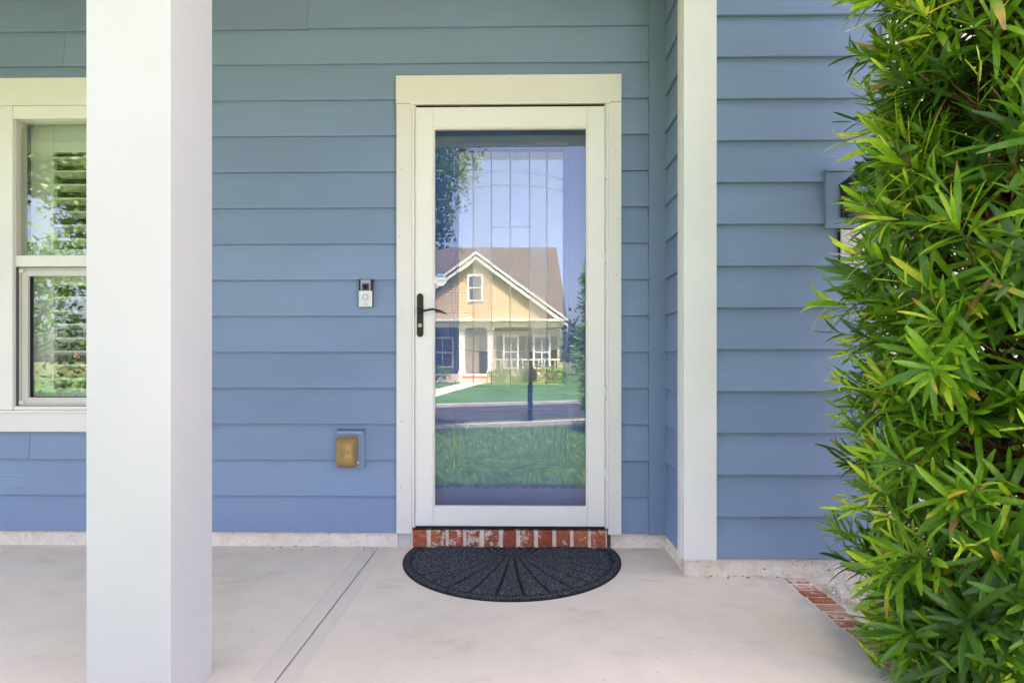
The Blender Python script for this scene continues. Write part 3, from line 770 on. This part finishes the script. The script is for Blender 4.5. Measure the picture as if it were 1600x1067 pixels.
# ------------------------------------------------------------------ foliage
def leaf_shape(width, curl, fold, nseg=5, prof=(.32, .80, 1, 1, .86, .24)):
    vs = []; fs = []
    for i in range(nseg+1):
        t = i/nseg; wd = width*.5*prof[i]; z = -curl*t*t; x = t*(1-.25*abs(curl)*t)
        vs += [(x, -wd, z+fold*wd), (x, 0, z), (x, wd, z+fold*wd)]
    for i in range(nseg):
        a = 3*i; fs += [(a, a+1, a+4, a+3), (a+1, a+2, a+5, a+4)]
    return vs, fs
def frame(d, nrm):
    d = d.normalized(); y = nrm.cross(d)
    if y.length < 1e-3: y = Vector((1, 0, 0)).cross(d)
    y.normalize(); z = d.cross(y)
    return Matrix((d, y, z)).transposed()
def tinted(name, vs, fs, cols, mat, smooth=True):
    me = bpy.data.meshes.new(name); me.from_pydata(vs, [], fs)
    ca = me.color_attributes.new('tint', 'FLOAT_COLOR', 'POINT')
    flat = []
    for c in cols: flat += [c[0], c[1], c[2], 1]
    ca.data.foreach_set('color', flat)
    me.materials.append(M[mat])
    if smooth: me.polygons.foreach_set('use_smooth', [True]*len(me.polygons))
    me.update(); return me
TINTS = [(.042, .115, .014), (.075, .20, .014), (.135, .30, .016), (.18, .36, .020), (.42, .56, .035), (.55, .58, .06)]
YELLOW, BROWN = (.48, .33, .03), (.36, .19, .085)
SHAPES = [leaf_shape(.114, c, .28) for c in (.02, .14, .30, -.10, .5)]
def project(p):
    v = p-Vector(cam.location); th = R(1); cx = v.x*math.cos(th)+v.y*math.sin(th); dp = -v.x*math.sin(th)+v.y*math.cos(th)
    return (800+960*cx/dp, 562-960*v.z/dp, dp) if dp > .05 else (9e9, 9e9, dp)
def podocarpus():
    rr = random.Random(21)
    C = Vector((1.42, -1.22, 0)); Z0, Z1 = GZ, 2.95
    root = tag(empty('podocarpus_shrub', (C.x, C.y, GZ)), 'tall podocarpus shrub with long narrow leaves at the right porch edge', 'shrub')
    off = Vector((C.x, C.y, GZ))
    trunks = []
    for k, (dx, dy, r) in enumerate(((.0, .0, .017), (.10, .05, .013), (-.07, .11, .011), (.17, -.07, .012), (.06, -.13, .009))):
        pts = []; 
        for i in range(15):
            t = i/14; pts.append(Vector((dx*(.6+.6*t)+.03*noise.noise(Vector((k*7, t*4, 0))), dy*(.6+.6*t)+.03*noise.noise(Vector((k*7, t*4, 9))), t*3.2)))
        tube('trunk', pts, [r*(1.25-.75*i/14)*(1+.12*noise.noise(Vector((i*2.3, k, 0)))) for i in range(15)], 'bark', root, 10)
        trunks.append(pts)
    def rad(z, th):
        b = .272+.05*noise.noise(Vector((math.cos(th)*1.6, math.sin(th)*1.6, z*2.2)))+.05*noise.noise(Vector((math.cos(th)*3, math.sin(th)*3, z*5+9)))
        if z < .25: b += .12*(1-(z+.35)/.6)*(max(0, -math.sin(th)+.6*math.cos(th))-.65)
        if 1.25 < z < 1.9: b -= .015*max(0, -math.cos(th))
        if z > 2.5: b *= max(.15, 1-(z-2.5)/.5)
        return b
    tv = []; tf = []; leaves = []
    for s in range(1350):
        z = rr.uniform(Z0+.02, Z1); th = rr.uniform(0, 2*math.pi); R0 = rad(z, th)
        inner = rr.random()
        fr = 1.0-.75*inner**1.5
        P = Vector((C.x+math.cos(th)*R0*fr+.10*max(0, min(1, (.45-z)/.7)), C.y+math.sin(th)*R0*fr, z))
        A = Vector((math.cos(th), math.sin(th), rr.uniform(-.15, .95)))+Vector((rr.uniform(-.6, .6), rr.uniform(-.6, .6), rr.uniform(-.3, .3)))
        A.normalize()
        L = rr.uniform(.07, .19); n = rr.randint(11, 20)
        scale = rr.uniform(.095, .195)
        if P.y > C.y+.05 and P.x < C.x: scale *= .78
        pj = project(P)
        if P.y < C.y+.02 and rr.random() < .55 and ((1490 < pj[0] < 1575 and 90 < pj[1] < 470) or (1500 < pj[0] < 1600 and 560 < pj[1] < 760)): continue   # open spots where the stems show
        r_ = rr.random(); young = r_ < .17 and fr > .8; mid = r_ < .45
        base_t = 4 if young else (rr.choice((2, 3, 3)) if mid else rr.choice((0, 1, 1, 2)))
        if young: n = rr.randint(7, 11); scale *= .72
        # twig
        tr = trunks[rr.randrange(5)]; zt = max(0, min(3.1, z-GZ-rr.uniform(.05, .22))); tp = tr[min(14, int(zt/3.2*14))]+off; tp = Vector((tp.x, tp.y, zt+GZ))
        midp = tp.lerp(P, .55)+Vector((0, 0, -.02+rr.uniform(-.03, .03)))
        tube_data([tp, midp, P, P+A*L*.9], [.0038, .0028, .0022, .0012], 5, tv, tf, False)
        ga = rr.uniform(0, 6.28)
        ref = A.cross(Vector((0, 0, 1))); ref.normalize(); ref2 = A.cross(ref)
        for i in range(n):
            t = (i+.5)/n; ga += 2.399+rr.uniform(-.25, .25)
            rad_ = ref*math.cos(ga)+ref2*math.sin(ga)
            phi = R(74-50*t+rr.uniform(-12, 12)) if not young else R(55-40*t+rr.uniform(-8, 8))
            d = A*math.cos(phi)+rad_*math.sin(phi)+Vector((0, 0, .12-.10*rr.random()))
            nrm = A*math.sin(phi)-rad_*math.cos(phi)+Vector((0, 0, .5))+Vector((rr.uniform(-.3, .3), rr.uniform(-.3, .3), 0))
            ln = scale*(1.05-.45*t)*rr.uniform(.8, 1.2)
            ti = base_t
            if not young and t > .75 and mid: ti = min(4, ti+1)
            if rr.random() < .2: ti = max(0, min(5, ti+rr.choice((-1, 1))))
            tip = 0
            q = rr.random()
            if q < .007: ti = 6
            elif q < .011: ti = 7
            elif q < .06: tip = 1
            leaves.append((P+A*L*t, d, nrm, ln, rr.uniform(.85, 1.2), ti, tip, rr.choice((0, 0, 1, 1, 1, 2, 2, 3, 4))))
    for (z0, th, dz, ln, r) in ((.75, 200, -.12, .30, .0062), (1.05, 215, .10, .24, .005), (.30, 225, .10, .34, .006), (.10, 245, .05, .40, .0075), (.55, 255, .06, .34, .0065), (.90, 240, .05, .30, .0055), (1.40, 230, .04, .28, .006), (1.62, 195, .08, .26, .005), (.62, 232, -.02, .33, .006), (1.18, 262, .08, .30, .006)):
        tp = trunks[0][max(0, min(14, int(z0/3.2*14+1.5)))]; d_ = Vector((math.cos(R(th)), math.sin(R(th)), 0)); bs = Vector((tp.x, tp.y, z0-GZ))
        pts = [bs+d_*ln*t+Vector((0, 0, dz*t))+Vector((noise.noise(Vector((z0*9, t*3, 0))), noise.noise(Vector((z0*9, t*3, 5))), noise.noise(Vector((z0*9, t*3, 11)))))*.025*t for t in (0, .25, .5, .75, 1)]
        tube('branch', pts, [r, r*.9, r*.8, r*.65, r*.45], 'branch_bark', root, 8)
    tag(pydata('twigs', [v-off for v in tv], tf, 'twig_brown', root, True), kind='stuff')
    ALLT = TINTS+[YELLOW, BROWN]
    def cols_for(ti, tip, nv):
        c = ALLT[ti]; out = []
        for k in range(nv):
            st = k//3
            if tip and st >= 4: out.append(BROWN if st == 5 else YELLOW)
            else:
                m = 1.12 if k % 3 == 1 else 1.0
                out.append((c[0]*m, c[1]*m, c[2]*m))
        return out
    # 300 that show largest become parts of their own
    score = []
    for i, (P, d, nrm, ln, ws, ti, tip, sh) in enumerate(leaves):
        a = project(P); b = project(P+d.normalized()*ln)
        if 1240 < a[0] < 1600 and 0 < a[1] < 1067 and 1240 < b[0] < 1600 and 0 < b[1] < 1067:
            vis = (P-C).dot(Vector((cam.location.x-C.x, cam.location.y-C.y, 0)).normalized())
            left = max(0, (C.x-.25-P.x))*2
            score.append((math.hypot(a[0]-b[0], a[1]-b[1])*(max(0, vis+.08)**1.5*4+left), i))
    score.sort(reverse=True); single = {i for _, i in score[:300]}
    cache = {}
    bv = []; bf = []; bc = []
    for i, (P, d, nrm, ln, ws, ti, tip, sh) in enumerate(leaves):
        F = frame(d, nrm); sv, sf = SHAPES[sh]
        if i in single:
            if (sh, ti, tip) not in cache: cache[(sh, ti, tip)] = tinted('leaf', sv, sf, cols_for(ti, tip, len(sv)), 'shrub_leaf')
            o = bpy.data.objects.new('leaf', cache[(sh, ti, tip)]); col.objects.link(o); o.parent = root
            o.matrix_local = Matrix.Translation(P-off) @ F.to_4x4() @ Matrix.Diagonal((ln, ln*ws, ln, 1))
        else:
            b0 = len(bv)
            for v in sv: bv.append(P-off+F @ Vector((v[0]*ln, v[1]*ln*ws, v[2]*ln)))
            bf += [tuple(b0+k for k in f) for f in sf]; bc += cols_for(ti, tip, len(sv))
    me = tinted('foliage', bv, bf, bc, 'shrub_leaf'); fo = link('foliage', me, None, root); fo['kind'] = 'stuff'
    return root, me
shrub, shrub_mesh = podocarpus()
yard = tag(empty('podocarpus_shrub', (1.50, -7.6, GZ)), 'tall dark podocarpus reflected at the right edge of the door glass', 'shrub')
yf = link('foliage', shrub_mesh, None, yard); yf['kind'] = 'stuff'; yf.scale = (1.25, 1.25, .95)
tube('trunk', [(0, 0, 0), (.02, 0, 1.4), (0, .02, 2.8)], [.03, .022, .008], 'bark', yard)

def cluster_tree(name, loc, label, cat, parts, leaf, n, seed, tints, trunk_h, trunk_r, group=None, flower=0):
    """parts: list of (x,y,z,rx,ry,rz) crown lobes relative to the base"""
    rr = random.Random(seed); root = tag(empty(name, loc), label, cat, group)
    vs = []; fs = []; cs = []; fv = []; ff = []
    tot = sum((p[3]*p[4]*p[5])**.6 for p in parts); wv = []; wf = []
    if trunk_h: tube_data([(0, 0, -.1), (.05, .02, trunk_h*.5), (0, 0, trunk_h)], [trunk_r*1.2, trunk_r, trunk_r*.7], 10, wv, wf)
    for (x, y, z, rx, ry, rz) in parts:
        c = Vector((x, y, z))
        if trunk_h: tube_data([(0, 0, trunk_h*.8), c*.5+Vector((0, 0, trunk_h*.42)), c], [trunk_r*.55, trunk_r*.35, trunk_r*.1], 6, wv, wf)
        m = max(6, int(n*(rx*ry*rz)**.6/tot)//14)
        for k in range(m):
            dv = Vector((rr.gauss(0, 1), rr.gauss(0, 1), rr.gauss(0, 1))).normalized()*rr.uniform(.35, 1)**.5
            cc = c+Vector((dv.x*rx, dv.y*ry, dv.z*rz)); tb = tints[rr.randrange(len(tints))]
            fl = flower and dv.z > .3 and rr.random() < flower
            for j in range(14):
                p = cc+Vector((rr.gauss(0, 1), rr.gauss(0, 1), rr.gauss(0, .8)))*leaf*1.7
                a = Vector((rr.gauss(0, 1), rr.gauss(0, 1), rr.gauss(0, .6))).normalized(); bb = a.cross(Vector((rr.gauss(0, 1), rr.gauss(0, 1), rr.gauss(0, 1)))).normalized()
                s = leaf*rr.uniform(.6, 1.2); V, F = (fv, ff) if fl else (vs, fs); b0 = len(V)
                V += [p-a*s*.5, p+bb*s*.32-a*s*.05, p+a*s*.5, p-bb*s*.32-a*s*.05]; F.append((b0, b0+1, b0+2, b0+3))
                if not fl: q = rr.uniform(.75, 1.25); cs += [(tb[0]*q, tb[1]*q, tb[2]*q)]*4
    me = tinted('crown', vs, fs, cs, 'tree_leaf', False); o = link('crown', me, None, root)
    if wv: pydata('trunk', wv, wf, 'tree_bark', root, True)
    if fv: tag(pydata('blossoms', fv, ff, 'flower_pink', root), kind='stuff')
    return root
MAPLE = [(.035, .085, .018), (.06, .14, .022), (.09, .19, .03)]
DARKT = [(.02, .05, .016), (.03, .075, .02), (.05, .10, .028)]
BRIGHT = [(.08, .19, .03), (.12, .25, .04), (.05, .13, .025)]
cluster_tree('maple_tree', (-4.3, -7.0, GZ), 'broad green maple reflected in the window and door glass', 'tree',
    [(0, 0, 5.2, 2.4, 2.2, 1.9), (2.4, .2, 4.6, 1.05, 1.3, 1.0), (1.7, .3, 5.6, 1.5, 1.4, 1.2), (-2.2, 0, 4.6, 1.6, 1.5, 1.0), (2.75, .3, 3.6, .38, .7, .55), (-1.6, .9, 3.6, .9, .8, .7), (-3.2, .4, 4.5, .8, .8, .6)],  .095, 64000, 4, MAPLE, 2.6, .13)
cluster_tree('crape_myrtle', (-6.0, -4.2, GZ), 'dark flowering shrub with pink blossoms reflected in the lower window', 'shrub',
    [(0, 0, 1.1, 1.3, 1.0, .95), (1.2, -.3, .9, .9, .9, .8), (-1.0, .2, 1.0, 1.0, .9, .8)], .06, 6000, 5, DARKT, .5, .05, flower=.05)
cluster_tree('pale_tree', (-16.5, -17, GZ), 'pale distant tree reflected low in the upper window', 'tree', [(0, 0, 3.2, 2.6, 2.0, 1.8), (1.5, 0, 4.4, 1.5, 1.3, 1.1), (-1.8, 0, 4.2, 1.6, 1.4, 1.2)], .22, 3500, 6, BRIGHT, 2.0, .15)

# lawn blades in the part of the yard that the door glass mirrors
def lawn_blades():
    rr = random.Random(8); vs = []; fs = []; cs = []
    for _ in range(42000):
        y = -2.45-(rr.random()**1.7)*6.0; hw = .9+.22*abs(y); x = rr.uniform(-hw, hw)
        if y < -8.6-.4*x: continue
        h = rr.uniform(.03, .07); a = rr.uniform(0, 6.28); wd = .004+.0008*abs(y); b0 = len(vs); lx, ly = rr.gauss(0, .018), rr.gauss(0, .018)
        vs += [(x-wd*math.cos(a), y-wd*math.sin(a), GZ), (x+wd*math.cos(a), y+wd*math.sin(a), GZ), (x+lx, y+ly, GZ+h)]; fs.append((b0, b0+1, b0+2))
        q = rr.uniform(.75, 1.25); c = rr.choice(((.08, .20, .03), (.12, .26, .04), (.16, .28, .05))); cs += [tuple(v*q for v in c)]*3
    me = tinted('lawn_grass', vs, fs, cs, 'tree_leaf', False)
    tag(link('lawn_grass', me, None), 'short green lawn grass in front of the porch', 'grass', kind='stuff')
lawn_blades()

# mailbox on a post by the street
mb = tag(empty('mailbox', (.22, -9.55, GZ)), 'dark mailbox on a post reflected in the lower door glass', 'mailbox')
box('post', -.05, .05, -.05, .05, -.1, .82, 'black_metal', mb, .005)
box('bracket', -.14, .14, -.05, .05, .821, .86, 'black_metal', mb, .004)
prism('box', [(-.14, .861), (.14, .861), (.14, 1.0)]+[(.14*math.cos(R(a)), 1.0+.12*math.sin(R(a))) for a in range(15, 180, 15)]+[(-.14, 1.0)], 'y', -.28, .28, 'black_metal', mb)

# ------------------------------------------------------------------ the house across the street (seen mirrored in the door glass)
NY = -31.5
nb = tag(empty('neighbour_house', (0, 0, 0)), 'yellow gabled cottage across the street mirrored in the door glass', 'house')
def nbx(name, x0, x1, y0, y1, z0, z1, mat, par=None, bev=0): return box(name, x0, x1, NY+y0, NY+y1, GZ+z0, GZ+z1, mat, par or nb, bev)
XC = -2.55; HW = 4.9; EV = 3.45; PK = 7.05
def lapped(name, x0, x1, z0, z1, yf, step, mat, clip=None):
    vs = []; fs = []; z = z0
    while z < z1-.01:
        zt = min(z1, z+step); a, b = x0, x1
        if clip:
            a, b = clip(z); c, d = clip(zt)
        else: c, d = a, b
        b0 = len(vs)
        vs += [(a, NY+yf+.03, GZ+z), (b, NY+yf+.03, GZ+z), (d, NY+yf, GZ+zt), (c, NY+yf, GZ+zt), (a, NY+yf, GZ+z), (b, NY+yf, GZ+z)]
        fs += [(b0, b0+1, b0+2, b0+3), (b0+4, b0+5, b0+1, b0)]; z = zt
    return pydata(name, vs, fs, mat, nb)
lapped('gable_wall', 0, 0, EV, PK-.15, 0, .16, 'neighbour_siding', lambda z: (XC-HW*(1-(z-EV)/(PK-EV))*.98, XC+HW*(1-(z-EV)/(PK-EV))*.98))
nbx('back_wall', -9.5, 2.2, -8, -2.0, 0, EV, 'neighbour_siding')
lapped('front_wall', -1.6, 2.15, .45, EV, -.35, .16, 'neighbour_siding')
nbx('side_wall', -1.6, 2.15, -2, -.36, .0, EV, 'neighbour_siding')
nbx('stair_wall', -7.6, -1.6, -1.9, -1.7, .0, EV, 'neighbour_blue')
nbx('frieze', -7.5, 2.35, -.4, .06, EV-.35, EV-.02, 'neighbour_white')
nbx('soffit', -7.5, 2.6, -1.7, .35, EV-.018, EV+.10, 'neighbour_white')
for s in (-1, 1):        # gable rakes: two stepped white boards on each slope, roof above
    for k, (off, th, y1) in enumerate(((0, .20, .30), (.26, .14, .36))):
        p0 = (XC, GZ+PK+off); p1 = (XC+s*(HW+.25), GZ+EV-.18+off)
        prism('rake_board', [p0, (p0[0], p0[1]-th), (p1[0], p1[1]-th), p1], 'y', NY+y1-.05, NY+y1, 'neighbour_white', nb)
    prism('roof', [(XC, GZ+PK+.28), (XC, GZ+PK+.02), (XC+s*(HW+.4), GZ+EV-.25), (XC+s*(HW+.4), GZ+EV+.0)], 'y', NY-6, NY+.31, 'neighbour_roof', nb)
RY = NY-5.0
vs = [(-13, NY-.6, GZ+EV+.1), (2.6, NY-.6, GZ+EV+.1), (2.25, RY, GZ+8.5), (-13, RY, GZ+8.5), (-13, RY-5, GZ+EV), (2.6, RY-5, GZ+EV)]
pydata('roof', vs, [(0, 1, 2, 3), (3, 2, 5, 4), (1, 5, 2)], 'neighbour_roof', nb)
def nwin(x0, x1, z0, z1, y, mull=True, shut=False, lite='neighbour_glass'):
    f = nbx('window', x0-.10, x1+.10, y, y+.05, z0-.10, z1+.12, 'neighbour_white')
    nbx('pane', x0, x1, y+.051, y+.058, z0, z1, lite, f)
    nbx('mullion', x0, x1, y+.059, y+.075, (z0+z1)/2-.03, (z0+z1)/2+.03, 'neighbour_white', f)
    if mull: nbx('mullion', (x0+x1)/2-.025, (x0+x1)/2+.025, y+.0585, y+.074, z0, z1, 'neighbour_white', f)
    if shut:
        for a, b in ((x0-.48, x0-.12), (x1+.12, x1+.48)): nbx('shutter', a, b, y+.001, y+.05, z0-.05, z1+.05, 'black_metal', f)
nwin(-2.95, -2.25, 4.65, 5.95, .032, False)
nwin(-.95, -.25, .85, 2.55, -.315, True, True)
nwin(.75, 1.55, .85, 2.55, -.315, True, True)
nwin(-5.2, -4.1, .9, 2.5, -1.69, True)
nbx('entry_door', -3.4, -2.5, -1.69, -1.62, .45, 2.6, 'neighbour_white')
for x in (-3.35, -1.75, -6.9):
    c_ = nbx('column', x-.16, x+.16, -.32, .0, .45, EV-.351, 'neighbour_white')
    nbx('base', x-.22, x+.22, -.38, .06, .451, .62, 'neighbour_white', c_); nbx('capital', x-.21, x+.21, -.37, .05, EV-.52, EV-.3515, 'neighbour_white', c_)
nbx('porch_slab', -7.6, -1.6, -1.7, .05, .0, .45, 'path_concrete')
for k in range(3): nbx('step', -3.3, -1.9, .051+.3*k, .35+.3*k, 0, .36-.12*k, 'step_brick')
for k in range(12): nbx('baluster', -1.45+k*.3, -1.41+k*.3, .30, .34, .5, 1.25, 'neighbour_white')
nbx('rail', -1.6, 2.15, .29, .35, 1.2505, 1.31, 'neighbour_white'); nbx('rail', -1.6, 2.15, .29, .35, .44, .4995, 'neighbour_white')
nbx('side_porch', -1.6, 2.15, -.31, .4, 0, .439, 'neighbour_siding')
sheet('path', [(-3.15, NY+.95), (-2.05, NY+.95), (-2.95, -17.2), (-4.15, -16.9)], GZ+.012, 'path_concrete')
rs = random.Random(12)
for i, (x, rw, hh) in enumerate(((-1.2, .55, .8), (-.1, .5, .7), (1.0, .9, 1.0), (1.9, .5, .9), (-4.6, .7, .9), (-5.9, .6, .8))):
    lab = ('rounded green bush beside the steps of the mirrored cottage', 'small round bush under the left window of the mirrored cottage', 'wide dark bush behind the mirrored mailbox', 'bush at the right corner of the mirrored cottage', 'low bush left of the mirrored cottage steps', 'leftmost bush before the mirrored cottage porch')[i]
    cluster_tree('garden_bush', (x, NY+1.5, GZ), lab, 'bush', [(0, 0, hh*.5, rw, .5, hh*.5)], .11, 900, 40+i, BRIGHT if i % 2 else MAPLE, 0, 0, 'bushes before the cottage')
cluster_tree('hedge', (4.6, NY-1, GZ), 'bright clipped hedge right of the mirrored cottage', 'hedge', [(0, 0, 1.2, 2.0, .9, 1.3), (2.6, 0, 1.2, 1.6, .9, 1.3)], .14, 3500, 50, BRIGHT, 0, 0)
for i in range(5):
    lab = ('dark distant tree just right of the mirrored cottage roof', 'second dark tree right of the mirrored cottage', 'third dark tree right of the mirrored cottage', 'dark distant tree far right of the mirrored cottage', 'dark distant tree left of the mirrored cottage')[i]
    xx = (6.5, 12, 18, 25, -19)[i]
    cluster_tree('distant_tree', (xx, NY-16-2*i, GZ), lab, 'tree', [(0, 0, 3.3, 3.2, 2.2, 2.2), (1.6, 0, 4.6, 2.0, 1.6, 1.3), (-1.7, 0, 2.6, 2.0, 1.6, 1.6)], .38, 2600, 60+i, DARKT, 1.5, .2, 'trees behind the cottage')

# dry debris along the foot of the wall
dv = []; df = []
rd_ = random.Random(77)
for _ in range(26):
    x = rd_.choice((rd_.uniform(-1.25, -.60), rd_.uniform(-2.4, -.5), rd_.uniform(.8, 1.15))); yy = (-.395 if x > .78 else -.012)-abs(rd_.gauss(0, .02)); a = rd_.uniform(0, 6.28); l = rd_.uniform(.004, .013); b0 = len(dv)
    c, s_ = math.cos(a), math.sin(a)
    dv += [(x-c*l, yy-s_*l, .003), (x+s_*l*.3, yy-c*l*.3, .006), (x+c*l, yy+s_*l, .004), (x-s_*l*.3, yy+c*l*.3, .0015)]; df.append((b0, b0+1, b0+2, b0+3))
simple('dry_litter', (.30, .16, .07, 1), .9, .3, 30, 0)
tag(pydata('leaf_litter', dv, df, 'dry_litter'), 'tiny dry brown plant debris along the foot of the porch wall', 'litter', kind='stuff')
